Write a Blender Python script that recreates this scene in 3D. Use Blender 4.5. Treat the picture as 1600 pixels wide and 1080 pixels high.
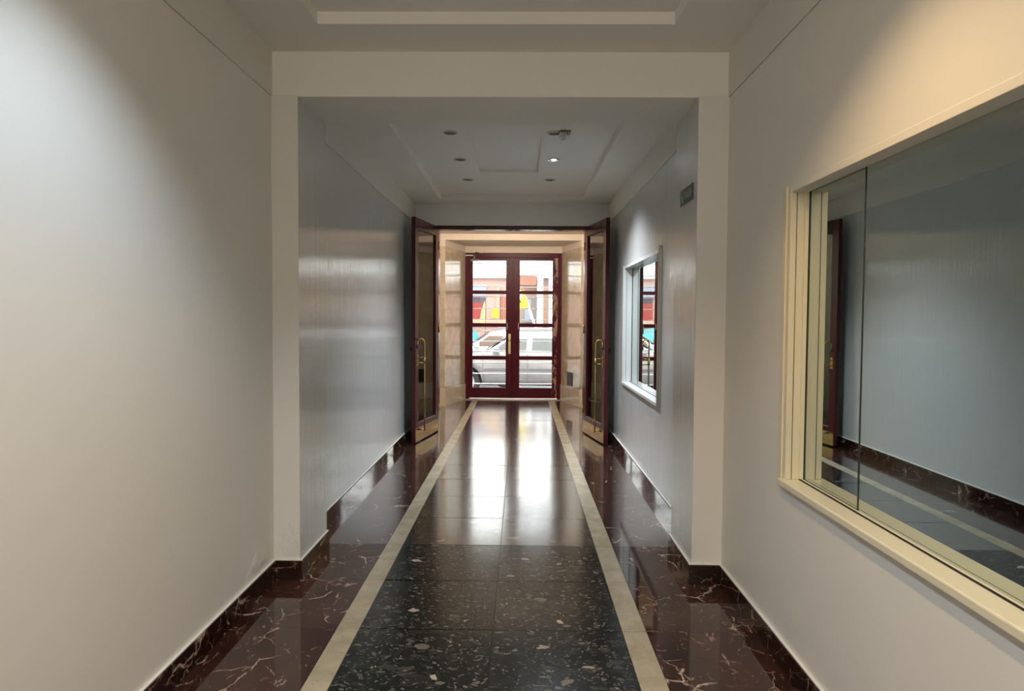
import bpy, bmesh, math, random
from mathutils import Vector, Matrix, Euler
random.seed(7)
scn = bpy.context.scene
for o in list(bpy.data.objects): bpy.data.objects.remove(o)
COL = scn.collection

# ------------------------------------------------------------------ camera
cam_d = bpy.data.cameras.new('camera'); cam = bpy.data.objects.new('camera', cam_d); COL.objects.link(cam)
cam_d.sensor_width = 36.0; cam_d.lens = 24.934; cam_d.clip_start = 0.02; cam_d.clip_end = 300
H = 1.42
cam.matrix_world = (Matrix.Translation((0, 0, H)) @ Matrix.Rotation(0.0127, 4, 'Z')
                    @ Matrix.Rotation(math.pi/2 - 0.0392, 4, 'X') @ Matrix.Rotation(0.0065, 4, 'Z'))
scn.camera = cam
# ------------------------------------------------------------------ world, exposure
world = bpy.data.worlds.new('overcast_sky'); scn.world = world; world.use_nodes = True
bg = world.node_tree.nodes['Background']; bg.inputs[0].default_value = (0.93, 0.955, 1.0, 1); bg.inputs[1].default_value = 5.5
scn.view_settings.view_transform = 'Standard'; scn.view_settings.look = 'None'
scn.view_settings.gamma = 1.0; scn.view_settings.use_curve_mapping = False
scn.view_settings.exposure = 1.25
scn.cycles.max_bounces = 12; scn.cycles.diffuse_bounces = 10; scn.cycles.glossy_bounces = 6
scn.cycles.transparent_max_bounces = 16
scn.cycles.use_denoising = True
# lamp powers (W): the spots' lights are made by the downlight builder
P_COOL, P_WARM, P_FAR, P_BACK_FILL = 50.0, 44.0, 165.0, 16.0  # the last one is for added spots behind the viewer
P_GLOBE_FILL = 108.0; P_VEST_FILL = 46.0  # both for added lamps that lift the ambient light
C_COOL, C_WARM, C_FAR = (0.74, 0.87, 1.0), (1.0, 0.69, 0.36), (0.84, 0.91, 1.0)

# ------------------------------------------------------------------ materials
def mat(name, color=(0.8, 0.8, 0.8), rough=0.5, metal=0.0, spec=0.5, coat=0.0, coat_rough=0.05):
    m = bpy.data.materials.new(name); m.use_nodes = True
    b = m.node_tree.nodes['Principled BSDF']
    b.inputs['Base Color'].default_value = (*color, 1); b.inputs['Roughness'].default_value = rough
    b.inputs['Metallic'].default_value = metal; b.inputs['Specular IOR Level'].default_value = spec
    b.inputs['Coat Weight'].default_value = coat; b.inputs['Coat Roughness'].default_value = coat_rough
    return m
def nd(m, t, **kw):
    n = m.node_tree.nodes.new(t)
    for k, v in kw.items():
        if k.startswith('i_'):
            key = k[2:].replace('_', ' ')
            n.inputs[key].default_value = v
        else: setattr(n, k, v)
    return n
def lk(m, a, b): m.node_tree.links.new(a, b)
def bsdf(m): return m.node_tree.nodes['Principled BSDF']
def coords(m, scale=(1, 1, 1), loc=None):
    g = nd(m, 'ShaderNodeNewGeometry'); mp = nd(m, 'ShaderNodeMapping')
    mp.inputs['Scale'].default_value = scale
    if loc: mp.inputs['Location'].default_value = loc
    lk(m, g.outputs['Position'], mp.inputs['Vector']); return mp.outputs['Vector']
def noise(m, vec, scale, detail=3, rough=0.5, dist=0.0):
    n = nd(m, 'ShaderNodeTexNoise'); n.inputs['Scale'].default_value = scale; n.inputs['Detail'].default_value = detail
    n.inputs['Roughness'].default_value = rough; n.inputs['Distortion'].default_value = dist
    lk(m, vec, n.inputs['Vector']); return n
def ramp(m, fac, stops):
    r = nd(m, 'ShaderNodeValToRGB'); e = r.color_ramp.elements
    while len(e) > 1: e.remove(e[-1])
    e[0].position = stops[0][0]; e[0].color = (*stops[0][1], 1)
    for p, c in stops[1:]:
        x = e.new(p); x.color = (*c, 1)
    lk(m, fac, r.inputs['Fac']); return r.outputs['Color']
def mix(m, fac, a, b, typ='MIX'):
    n = nd(m, 'ShaderNodeMix', data_type='RGBA', blend_type=typ)
    if isinstance(fac, (int, float)): n.inputs[0].default_value = fac
    else: lk(m, fac, n.inputs[0])
    for i, v in ((6, a), (7, b)):
        if isinstance(v, tuple): n.inputs[i].default_value = (*v, 1)
        else: lk(m, v, n.inputs[i])
    return n.outputs[2]
def bump(m, height, strength, dist, prev=None):
    b = nd(m, 'ShaderNodeBump'); b.inputs['Strength'].default_value = strength; b.inputs['Distance'].default_value = dist
    lk(m, height, b.inputs['Height'])
    if prev: lk(m, prev, b.inputs['Normal'])
    lk(m, b.outputs['Normal'], bsdf(m).inputs['Normal']); return b.outputs['Normal']

def paint(name, color, rough, spec, wavy=0.3, fine=0.15, streak=0.0):
    m = mat(name, color, rough, spec=spec)
    v = coords(m)
    big = noise(m, v, 1.1, 2)
    lk(m, mix(m, big.outputs['Fac'], tuple(c*0.97 for c in color), tuple(min(1, c*1.03) for c in color)), bsdf(m).inputs['Base Color'])
    n1 = bump(m, noise(m, v, 2.2, 2).outputs['Fac'], wavy, 0.02)
    n2 = bump(m, noise(m, v, 260, 2).outputs['Fac'], fine, 0.0008, n1)
    if name.startswith('satin'):      # blistered plaster low on the wall
        sp = nd(m, 'ShaderNodeSeparateXYZ'); lk(m, v, sp.inputs[0])
        low = ramp(m, sp.outputs[2], [(0.16, (1, 1, 1)), (0.42, (0, 0, 0))])
        blob = ramp(m, noise(m, v, 1.7, 2).outputs['Fac'], [(0.56, (0, 0, 0)), (0.66, (1, 1, 1))])
        hh = mix(m, 1.0, mix(m, 1.0, low, blob, 'MULTIPLY'), noise(m, v, 9, 5, 0.6, 1.2).outputs['Fac'], 'MULTIPLY')
        bump(m, hh, 0.8, 0.02, n2)
    if streak:
        vs = coords(m, (22, 22, 0.8))
        bump(m, noise(m, vs, 1.0, 6, 0.72, 0.6).outputs['Fac'], streak, 0.0042, n2)
        vr = coords(m, (40, 40, 1.0), (3, 1, 5))
        r = nd(m, 'ShaderNodeMapRange'); r.inputs['From Min'].default_value = 0.32; r.inputs['From Max'].default_value = 0.68; r.inputs['To Min'].default_value = rough*0.55; r.inputs['To Max'].default_value = rough*1.9
        lk(m, noise(m, vr, 1.0, 4, 0.7).outputs['Fac'], r.inputs['Value']); lk(m, r.outputs[0], bsdf(m).inputs['Roughness'])
    return m
M = {}
M['wall'] = paint('satin_wall_paint', (0.74, 0.72, 0.68), 0.42, 0.4, 0.25)
M['wall_low'] = paint('frieze_paint', (0.72, 0.70, 0.65), 0.55, 0.3, 0.15)
M['enamel'] = paint('gloss_enamel_wall', (0.60, 0.615, 0.605), 0.11, 0.9, 0.16, 0.05, 0.85)
M['ceiling'] = paint('matt_ceiling_paint', (0.83, 0.81, 0.765), 0.6, 0.25, 0.08)
M['cream'] = paint('cream_gloss_trim', (0.72, 0.66, 0.49), 0.28, 0.5, 0.03, 0.03)
M['sill_white'] = paint('white_gloss_trim', (0.68, 0.70, 0.68), 0.22, 0.5, 0.03, 0.03)
M['plaster_warm'] = paint('vestibule_plaster', (0.70, 0.60, 0.50), 0.5, 0.3, 0.1)
M['gap'] = mat('dark_gap', (0.02, 0.018, 0.015), 0.8)
M['vest_side'] = mat('pale_vestibule_panel', (0.72, 0.72, 0.64), 0.2)
M['caulk_glint'] = mat('white_caulk_glint', (0.78, 0.76, 0.71), 0.45)  # baseboard caulk; also used for the painted seam highlight

def terrazzo(name='dark_terrazzo', lo=0.10, hi=0.16, spec=0.5, wax=0.0):
    m = mat(name, (0.012, 0.015, 0.014), 0.2, spec=spec, coat=wax, coat_rough=0.14)
    oi = nd(m, 'ShaderNodeObjectInfo'); sc_ = nd(m, 'ShaderNodeVectorMath', operation='SCALE'); sc_.inputs['Scale'].default_value = 37.0
    cmb = nd(m, 'ShaderNodeCombineXYZ'); lk(m, oi.outputs['Random'], cmb.inputs[0]); lk(m, oi.outputs['Random'], cmb.inputs[1])
    lk(m, cmb.outputs[0], sc_.inputs[0])
    add = nd(m, 'ShaderNodeVectorMath', operation='ADD'); lk(m, coords(m), add.inputs[0]); lk(m, sc_.outputs[0], add.inputs[1])
    v0 = add.outputs[0]
    nn = noise(m, v0, 9, 4, 0.6)
    dv = nd(m, 'ShaderNodeVectorMath', operation='MULTIPLY_ADD'); lk(m, nn.outputs['Color'], dv.inputs[0]); dv.inputs[1].default_value = (0.13, 0.13, 0.0); lk(m, v0, dv.inputs[2])
    v = dv.outputs[0]
    def chips(scale, lo, hi, sh):
        vo = nd(m, 'ShaderNodeTexVoronoi', feature='F1'); vo.inputs['Scale'].default_value = scale; vo.inputs['Randomness'].default_value = 1.0
        mp = nd(m, 'ShaderNodeMapping'); mp.inputs['Location'].default_value = (sh, sh*2.3, sh); mp.inputs['Scale'].default_value = (0.75, 1.25, 1)
        lk(m, v, mp.inputs['Vector']); lk(m, mp.outputs[0], vo.inputs['Vector'])
        sx = nd(m, 'ShaderNodeSeparateColor'); lk(m, vo.outputs['Color'], sx.inputs[0])
        g1 = nd(m, 'ShaderNodeMath', operation='GREATER_THAN'); lk(m, sx.outputs[0], g1.inputs[0]); g1.inputs[1].default_value = lo
        g2 = nd(m, 'ShaderNodeMath', operation='LESS_THAN'); lk(m, vo.outputs['Distance'], g2.inputs[0]); g2.inputs[1].default_value = hi
        mu = nd(m, 'ShaderNodeMath', operation='MULTIPLY'); lk(m, g1.outputs[0], mu.inputs[0]); lk(m, g2.outputs[0], mu.inputs[1])
        return mu.outputs[0], sx.outputs[1], vo.outputs['Distance']
    base = ramp(m, noise(m, v, 24, 5, 0.7).outputs['Fac'], [(0.34, (0.002, 0.003, 0.003)), (0.52, (0.009, 0.011, 0.010)), (0.64, (0.035, 0.038, 0.034)), (0.80, (0.10, 0.095, 0.085))])
    c1, r1, _ = chips(15, 0.93, 0.34, 0.0); c2, r2, _ = chips(38, 0.84, 0.42, 3.1); c3, r3, _ = chips(95, 0.80, 0.45, 7.7)
    c0, r0, _ = chips(16, 0.55, 0.42, 5.2)
    col = mix(m, c0, base, ramp(m, r0, [(0, (0.004, 0.005, 0.005)), (0.6, (0.02, 0.02, 0.018)), (1, (0.05, 0.048, 0.042))]))
    col = mix(m, c3, col, ramp(m, r3, [(0, (0.04, 0.04, 0.036)), (1, (0.20, 0.18, 0.155))]))
    col = mix(m, c2, col, ramp(m, r2, [(0, (0.03, 0.04, 0.035)), (1, (0.17, 0.15, 0.13))]))
    col = mix(m, c1, col, ramp(m, r1, [(0, (0.12, 0.105, 0.09)), (1, (0.46, 0.38, 0.31))]))
    lk(m, col, bsdf(m).inputs['Base Color'])
    r = nd(m, 'ShaderNodeMapRange'); r.inputs['To Min'].default_value = lo; r.inputs['To Max'].default_value = hi
    lk(m, noise(m, v0, 5, 3).outputs['Fac'], r.inputs['Value']); lk(m, r.outputs[0], bsdf(m).inputs['Roughness'])
    return m
M['terrazzo'] = terrazzo('dark_terrazzo', 0.14, 0.21, 0.45); M['terrazzo_wax'] = terrazzo('waxed_dark_terrazzo', 0.13, 0.19, 0.9, 0.9)
def red_marble(name, k=1.0, wax=0.0, rough=0.05, spec=0.55):
    m = mat(name, (0.06, 0.018, 0.014), rough, spec=spec, coat=wax, coat_rough=0.17)
    oi = nd(m, 'ShaderNodeObjectInfo')
    cmb = nd(m, 'ShaderNodeCombineXYZ'); lk(m, oi.outputs['Random'], cmb.inputs[0]); lk(m, oi.outputs['Random'], cmb.inputs[1])
    sc_ = nd(m, 'ShaderNodeVectorMath', operation='SCALE'); sc_.inputs['Scale'].default_value = 23.0; lk(m, cmb.outputs[0], sc_.inputs[0])
    add = nd(m, 'ShaderNodeVectorMath', operation='ADD'); lk(m, coords(m), add.inputs[0]); lk(m, sc_.outputs[0], add.inputs[1])
    v0 = add.outputs[0]
    base = ramp(m, noise(m, v0, 4.5, 5, 0.65).outputs['Fac'], [(0.25, (0.015*k, 0.007*k, 0.006*k)), (0.5, (0.040*k, 0.014*k, 0.010*k)), (0.8, (0.072*k, 0.024*k, 0.016*k))])
    def veins(scale, dist, w, seedv, msk_lo):
        nn = noise(m, v0, scale*1.3, 4, 0.6)
        dv = nd(m, 'ShaderNodeVectorMath', operation='MULTIPLY_ADD'); lk(m, nn.outputs['Color'], dv.inputs[0]); dv.inputs[1].default_value = (dist,)*3; lk(m, v0, dv.inputs[2])
        mp = nd(m, 'ShaderNodeMapping'); mp.inputs['Location'].default_value = (seedv, seedv*1.7, 0); mp.inputs['Rotation'].default_value = (0, 0, 0.5); mp.inputs['Scale'].default_value = (1.0, 0.75, 1)
        lk(m, dv.outputs[0], mp.inputs[0])
        vo = nd(m, 'ShaderNodeTexVoronoi', feature='DISTANCE_TO_EDGE'); vo.inputs['Scale'].default_value = scale; lk(m, mp.outputs[0], vo.inputs['Vector'])
        ln = ramp(m, vo.outputs['Distance'], [(0.0, (1, 1, 1)), (w, (0.35, 0.35, 0.35)), (w*2.2, (0, 0, 0))])
        mk = ramp(m, noise(m, v0, scale*0.9, 3, 0.6).outputs['Fac'], [(msk_lo, (0, 0, 0)), (msk_lo+0.06, (1, 1, 1))])
        return mix(m, 1.0, ln, mk, 'MULTIPLY')
    c = mix(m, veins(4.2, 0.13, 0.012, 2.0, 0.53), base, (0.60, 0.46, 0.39))
    c = mix(m, veins(8.0, 0.09, 0.012, 6.0, 0.52), c, (0.42, 0.28, 0.23))
    c = mix(m, veins(19.0, 0.06, 0.02, 11.0, 0.55), c, (0.20, 0.11, 0.085))
    lk(m, c, bsdf(m).inputs['Base Color'])
    bump(m, noise(m, v0, 2.0, 1).outputs['Fac'], 0.06, 0.004)
    return m
M['red'] = red_marble('red_veined_marble'); M['red_dark'] = red_marble('dark_baseboard_marble', 0.45, 0, 0.03, 0.7); M['red_wax'] = red_marble('waxed_red_marble', 1.0, 0.8)
def cream_stone(name, a, b, rough):
    m = mat(name, a, rough)
    v = coords(m)
    c = mix(m, ramp(m, noise(m, v, 7, 5, 0.6).outputs['Fac'], [(0.35, (0, 0, 0)), (0.7, (1, 1, 1))]), a, b)
    sp = ramp(m, noise(m, v, 60, 2, 0.5).outputs['Fac'], [(0.66, (0, 0, 0)), (0.72, (1, 1, 1))])
    lk(m, mix(m, sp, c, tuple(x*0.45 for x in b)), bsdf(m).inputs['Base Color']); return m
M['border'] = cream_stone('cream_border_stone', (0.47, 0.41, 0.30), (0.34, 0.29, 0.20), 0.22)
M['marble'] = cream_stone('beige_wall_marble', (0.56, 0.47, 0.35), (0.42, 0.34, 0.25), 0.13)
M['marble_plinth'] = cream_stone('pale_plinth_marble', (0.70, 0.62, 0.50), (0.58, 0.50, 0.40), 0.16)
M['grout'] = mat('grout', (0.05, 0.045, 0.04), 0.8)

def wood(name, a, b, rough=0.22, spec=0.35):
    m = mat(name, a, rough, spec=spec, coat=0.0)
    v = coords(m, (30, 30, 2.0))
    lk(m, mix(m, noise(m, v, 1.5, 4, 0.6).outputs['Fac'], a, b), bsdf(m).inputs['Base Color'])
    return m
M['maroon'] = wood('maroon_varnished_wood', (0.075, 0.010, 0.014), (0.045, 0.007, 0.010), 0.26)
M['maroon_street'] = wood('maroon_street_door', (0.085, 0.005, 0.015), (0.058, 0.004, 0.010), 0.35, 0.16)
def worn():
    m = wood('worn_maroon_paint', (0.085, 0.005, 0.015), (0.058, 0.004, 0.010), 0.35, 0.16)
    b = bsdf(m); src = b.inputs['Base Color'].links[0].from_socket
    msk = ramp(m, noise(m, coords(m, (14, 14, 4)), 1.0, 5, 0.7).outputs['Fac'], [(0.52, (0, 0, 0)), (0.58, (1, 1, 1))])
    lk(m, mix(m, msk, src, (0.42, 0.27, 0.20)), b.inputs['Base Color']); return m
M['worn'] = worn()
M['brass'] = mat('polished_brass', (0.62, 0.47, 0.20), 0.16, 1.0)
M['brass_plate'] = mat('brass_plate', (0.66, 0.52, 0.25), 0.24, 1.0)
M['steel'] = mat('brushed_steel', (0.40, 0.38, 0.34), 0.35, 1.0)
M['closer'] = mat('grey_enamel_metal', (0.20, 0.18, 0.13), 0.4, 0.3)
M['white_metal'] = mat('white_painted_metal', (0.80, 0.79, 0.77), 0.4)
M['black'] = mat('black_plastic', (0.012, 0.012, 0.012), 0.5)
M['dark_cup'] = mat('dark_reflector', (0.022, 0.019, 0.013), 0.4, 0.2)
M['bezel'] = mat('satin_bezel', (0.60, 0.57, 0.50), 0.3, 0.2)
M['white_plastic'] = mat('white_plastic', (0.75, 0.72, 0.66), 0.3)
M['clear_lens'] = mat('clear_lens', (0.85, 0.85, 0.85), 0.08, 0.8)
M['sign_green'] = mat('sign_green', (0.005, 0.055, 0.026), 0.35)
M['sign_white'] = mat('sign_white', (0.40, 0.46, 0.42), 0.4)

def glass(name, tint=(0.93, 0.96, 0.95), k=1.45):
    m = bpy.data.materials.new(name); m.use_nodes = True; nt = m.node_tree; nt.nodes.clear()
    out = nt.nodes.new('ShaderNodeOutputMaterial'); mx = nt.nodes.new('ShaderNodeMixShader')
    tr = nt.nodes.new('ShaderNodeBsdfTransparent'); gl = nt.nodes.new('ShaderNodeBsdfGlossy'); fr = nt.nodes.new('ShaderNodeFresnel')
    tr.inputs[0].default_value = (*tint, 1); gl.inputs['Roughness'].default_value = 0.01; fr.inputs['IOR'].default_value = k
    nt.links.new(fr.outputs[0], mx.inputs[0]); nt.links.new(tr.outputs[0], mx.inputs[1]); nt.links.new(gl.outputs[0], mx.inputs[2]); nt.links.new(mx.outputs[0], out.inputs[0])
    return m
M['glass'] = glass('clear_glass'); M['glass_grey'] = glass('grey_glass', (0.90, 0.94, 0.92), 2.3)
M['mirror'] = mat('tinted_mirror', (0.60, 0.665, 0.65), 0.015, 1.0)
M['mirror_edge'] = mat('mirror_edge', (0.02, 0.03, 0.025), 0.4)
def emit(name, col, s):
    m = bpy.data.materials.new(name); m.use_nodes = True; nt = m.node_tree; nt.nodes.clear()
    out = nt.nodes.new('ShaderNodeOutputMaterial'); e = nt.nodes.new('ShaderNodeEmission'); e.inputs[0].default_value = (*col, 1); e.inputs[1].default_value = s
    nt.links.new(e.outputs[0], out.inputs[0]); return m

# ------------------------------------------------------------------ mesh helpers
class MB:
    def __init__(s): s.v = []; s.f = []; s.mi = []; s.sm = []
    def add(s, vs, fs, mi=0, smooth=False):
        o = len(s.v); s.v += [tuple(p) for p in vs]; s.f += [tuple(i+o for i in f) for f in fs]
        s.mi += [mi]*len(fs); s.sm += [smooth]*len(fs); return s
    def box(s, x0, x1, y0, y1, z0, z1, mi=0):
        vs = [(x, y, z) for x in (x0, x1) for y in (y0, y1) for z in (z0, z1)]
        return s.add(vs, [(0, 1, 3, 2), (4, 6, 7, 5), (0, 4, 5, 1), (2, 3, 7, 6), (0, 2, 6, 4), (1, 5, 7, 3)], mi)
    def prism(s, pts, axis, a0, a1, mi=0, smooth=False):   # pts 2D CCW in remaining axes
        n = len(pts); vs = []
        for a in (a0, a1):
            for p in pts:
                q = list(p); q.insert(axis, a); vs.append(q)
        fs = [tuple(range(n-1, -1, -1)), tuple(range(n, 2*n))] + [(i, (i+1) % n, n+(i+1) % n, n+i) for i in range(n)]
        return s.add(vs, fs, mi, smooth)
    def tube(s, pts, r, seg=10, mi=0, cap=True):
        pts = [Vector(p) for p in pts]; n = len(pts); rs = r if isinstance(r, (list, tuple)) else [r]*n
        vs = []; up = None
        for i, p in enumerate(pts):
            t = (pts[min(i+1, n-1)] - pts[max(i-1, 0)]).normalized()
            if up is None:
                up = Vector((0, 0, 1)) if abs(t.z) < 0.9 else Vector((1, 0, 0))
            u = (up - t*up.dot(t)).normalized(); w = t.cross(u); up = u
            for k in range(seg):
                a = 2*math.pi*k/seg; vs.append(p + (u*math.cos(a) + w*math.sin(a))*rs[i])
        fs = [(i*seg+k, i*seg+(k+1) % seg, (i+1)*seg+(k+1) % seg, (i+1)*seg+k) for i in range(n-1) for k in range(seg)]
        s.add(vs, fs, mi, True)
        if cap:
            o = len(s.v)-len(vs)
            s.f += [tuple(o+k for k in range(seg-1, -1, -1)), tuple(o+(n-1)*seg+k for k in range(seg))]; s.mi += [mi]*2; s.sm += [False]*2
        return s
    def lathe(s, prof, seg=24, c=(0, 0, 0), axis='z', mi=0, closed=False):
        vs = []
        for (r, h) in prof:
            for k in range(seg):
                a = 2*math.pi*k/seg; x, y = r*math.cos(a), r*math.sin(a)
                vs.append((c[0]+x, c[1]+y, c[2]+h) if axis == 'z' else ((c[0]+x, c[1]+h, c[2]+y) if axis == 'y' else (c[0]+h, c[1]+x, c[2]+y)))
        n = len(prof)
        fs = [(i*seg+k, i*seg+(k+1) % seg, (i+1)*seg+(k+1) % seg, (i+1)*seg+k) for i in range(n-1) for k in range(seg)]
        if closed: fs += [((n-1)*seg+k, (n-1)*seg+(k+1) % seg, (k+1) % seg, k) for k in range(seg)]
        s.add(vs, fs, mi, True)
        if not closed:
            o = len(s.v)-len(vs)
            if prof[0][0] > 1e-4: s.f.append(tuple(o+k for k in range(seg-1, -1, -1))); s.mi.append(mi); s.sm.append(False)
            if prof[-1][0] > 1e-4: s.f.append(tuple(o+(n-1)*seg+k for k in range(seg))); s.mi.append(mi); s.sm.append(False)
        return s
    def mesh(s, name, mats):
        me = bpy.data.meshes.new(name); me.from_pydata(s.v, [], s.f)
        for m in (mats if isinstance(mats, (list, tuple)) else [mats]): me.materials.append(M[m] if isinstance(m, str) else m)
        me.polygons.foreach_set('material_index', s.mi); me.polygons.foreach_set('use_smooth', s.sm)
        bm = bmesh.new(); bm.from_mesh(me); bmesh.ops.recalc_face_normals(bm, faces=bm.faces); bm.to_mesh(me); bm.free()
        me.update(); return me
    def build(s, name, mats, parent=None, bevel=0, loc=None, rotz=0):
        o = bpy.data.objects.new(name, s.mesh(name, mats)); COL.objects.link(o)
        if loc is not None: o.location = loc
        o.rotation_euler.z = rotz
        if parent is not None: o.parent = parent
        if bevel:
            b = o.modifiers.new('bevel', 'BEVEL'); b.width = bevel; b.segments = 2; b.limit_method = 'ANGLE'
        return o
def tag(o, label=None, cat=None, group=None, kind=None):
    if label: o['label'] = label
    if cat: o['category'] = cat
    if group: o['group'] = group
    if kind: o['kind'] = kind
    return o
def struct(o, label=None, cat=None): return tag(o, label, cat, kind='structure')
def empty(name, loc=(0, 0, 0), rotz=0):
    o = bpy.data.objects.new(name, None); COL.objects.link(o); o.location = loc; o.rotation_euler.z = rotz; o.empty_display_size = 0.1; return o
def tree_copy(o, parent=None):
    c = o.copy(); COL.objects.link(c)
    if parent is not None: c.parent = parent
    for ch in list(o.children): tree_copy(ch, c)
    return c

# ------------------------------------------------------------------ dimensions (metres, camera at x=0 y=0 z=H)
XL, XR = -1.327, 1.082            # near side walls
XLF, XRF = -1.315, 1.062          # far side walls
XPL, XPR = -1.186, 0.922          # pier inner faces
YP0, YP1 = 3.772, 4.30            # pier
YE = 8.78                         # inner door wall
YB = -6.2
ZC, ZT = 2.812, 2.870             # ceiling, tray
ZS = 2.579                        # frieze seam
ZB = 2.578                        # beam underside
WIN1 = (0.75, 2.898); WIN2 = (5.43, 7.345); WZ = (0.769, 1.946)

# ------------------------------------------------------------------ structure: floor
fl = MB().box(-1.6, 1.4, YB, 12.6, -0.12, -0.012).build('floor', 'grout')
struct(fl, 'long corridor floor of dark terrazzo strip between cream bands and red marble', 'floor')
rows = [3.170 + 0.6*k for k in range(-15, 16)]
def tiles(name, x0, x1, mt, j=0.0015, w=0.0):
    for k in range(len(rows)-1):
        a, b = rows[k]+j, rows[k+1]-j
        if 'terrazzo' in name:
            if a > 11.3: continue
            b = min(b, 11.3)
        cx, cy = (x0+x1)/2, (a+b)/2
        m2 = mt+'_wax' if (rows[k] > 4.3 and mt+'_wax' in M) else mt
        o = MB().box(x0-cx, x1-cx, a-cy, b-cy, -0.012, 0).build(name, m2, fl, 0, (cx, cy, random.uniform(-0.0002, 0.0002)))
        o.rotation_euler = (random.gauss(0, w), random.gauss(0, w), 0)
XA, XB, XS, XC, XD_ = -0.830, -0.727, -0.118, 0.468, 0.578
tiles('terrazzo_tile', XB+0.0015, XS-0.002, 'terrazzo', 0.0022, 0.0016)
tiles('terrazzo_tile', XS+0.002, XC-0.0015, 'terrazzo', 0.0022, 0.0016)
tiles('border_stone', XA+0.001, XB-0.0015, 'border', 0.0018, 0.0005)
tiles('border_stone', XC+0.0015, XD_-0.001, 'border', 0.0018, 0.0005)
tiles('red_marble_tile', -1.340, XA-0.001, 'red', 0.0010, 0.0005)
tiles('red_marble_tile', XD_+0.001, 1.087, 'red', 0.0010, 0.0005)
for a, b in ((XB+0.0015, XS-0.002), (XS+0.002, XC-0.0015)):
    MB().box(a, b, 11.302, 12.17, -0.012, 0).build('red_marble_tile', 'red_wax', fl)
tag(MB().box(-0.955, 0.68, 12.17, 12.46, 0.0, 0.012).build('threshold', 'steel', fl, 0.003), 'bright metal threshold under the street door')

# ------------------------------------------------------------------ walls
def wall(name, x_face, sgn, y0, y1, mt, hole=None, label=''):
    """side wall slab; sgn=-1 left, +1 right; frieze 6 mm proud above the seam"""
    b = MB(); t = 0.16
    def bx(ya, yb, za, zb, off=0.0, mi=0):
        xa, xb = x_face - sgn*off, x_face + sgn*t
        b.box(min(xa, xb), max(xa, xb), ya, yb, za, zb, mi)
    if hole:
        (h0, h1), (z0, z1) = hole, WZ
        bx(y0, h0, 0, ZS); bx(h1, y1, 0, ZS); bx(h0, h1, 0, z0-0.022); bx(h0, h1, z1+0.008, ZS)
    else: bx(y0, y1, 0, ZS)
    bx(y0, y1, ZS+0.0015, 2.95, 0.006, 1)
    bx(y0, y1, ZS-0.002, ZS+0.003, -0.012, 0)
    o = b.build(name, [mt, 'wall_low']); struct(o, label, 'wall'); return o
wall('wall_left', XL, -1, YB, YP0, 'wall', None, 'smooth pale wall on the left of the near hall, cool light across it')
wall('wall_right', XR, 1, YB, YP0, 'wall', WIN1, 'pale wall on the right of the near hall, around the large mirror window')
wall('wall_left_far', XLF, -1, YP1, 11.32, 'enamel', None, 'glossy grey enamel wall left beyond the pier, streaked reflections')
wall('wall_right_far', XRF, 1, YP1, 11.32, 'enamel', WIN2, 'glossy grey enamel wall right beyond the pier, around the small mirror window')
struct(MB().box(-1.6, 1.4, YB-0.15, YB, 0, 2.95).build('wall_back', 'wall'), 'plain pale wall closing the hall behind the viewer', 'wall')
for nm, xf, s_, a_, b_ in (('trim_4', XLF, 1, 4.4, 8.7), ('trim_5', XRF, -1, 4.4, 8.7)):  # highlight on the far frieze seam, painted as a thin white strip
    struct(MB().box(min(xf, xf+s_*0.008), max(xf, xf+s_*0.008), a_, b_, ZS-0.006, ZS).build(nm, 'caulk_glint', None, 0.002), 'thin white strip drawn as the highlight along the frieze seam of the far %s wall' % ('left' if s_ > 0 else 'right'), 'trim')
# piers and beam
for nm, x0, x1, side, lab in (('trim_1', -1.5, XPL, 'l', 'square white pier standing out from the left wall'), ('trim_2', XPR, 1.24, 'r', 'square cream pier standing out from the right wall, exit sign on its side')):
    b = MB(); b.box(x0, x1, YP0, YP1, 0, ZB+0.01, 0)
    o = b.build(nm, ['wall', 'enamel'], None, 0.004); struct(o, lab, 'pier')
    for p in o.data.polygons:
        if abs(p.normal.x) > 0.9: p.material_index = 1
struct(MB().box(-1.5, 1.24, YP0+0.001, YP1-0.001, ZB, 2.95).build('trim_3', 'ceiling', None, 0.004), 'wide cream beam crossing the hall above the two piers', 'beam')
# inner door wall
b = MB(); 
b.box(-1.5, -1.08, YE, YE+0.12, 0, 2.95); b.box(0.835, 1.24, YE, YE+0.12, 0, 2.95); b.box(-1.08, 0.835, YE, YE+0.12, 2.549, 2.95)
struct(b.build('wall_front', 'ceiling'), 'pale wall above and beside the open inner doors', 'wall')

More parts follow.
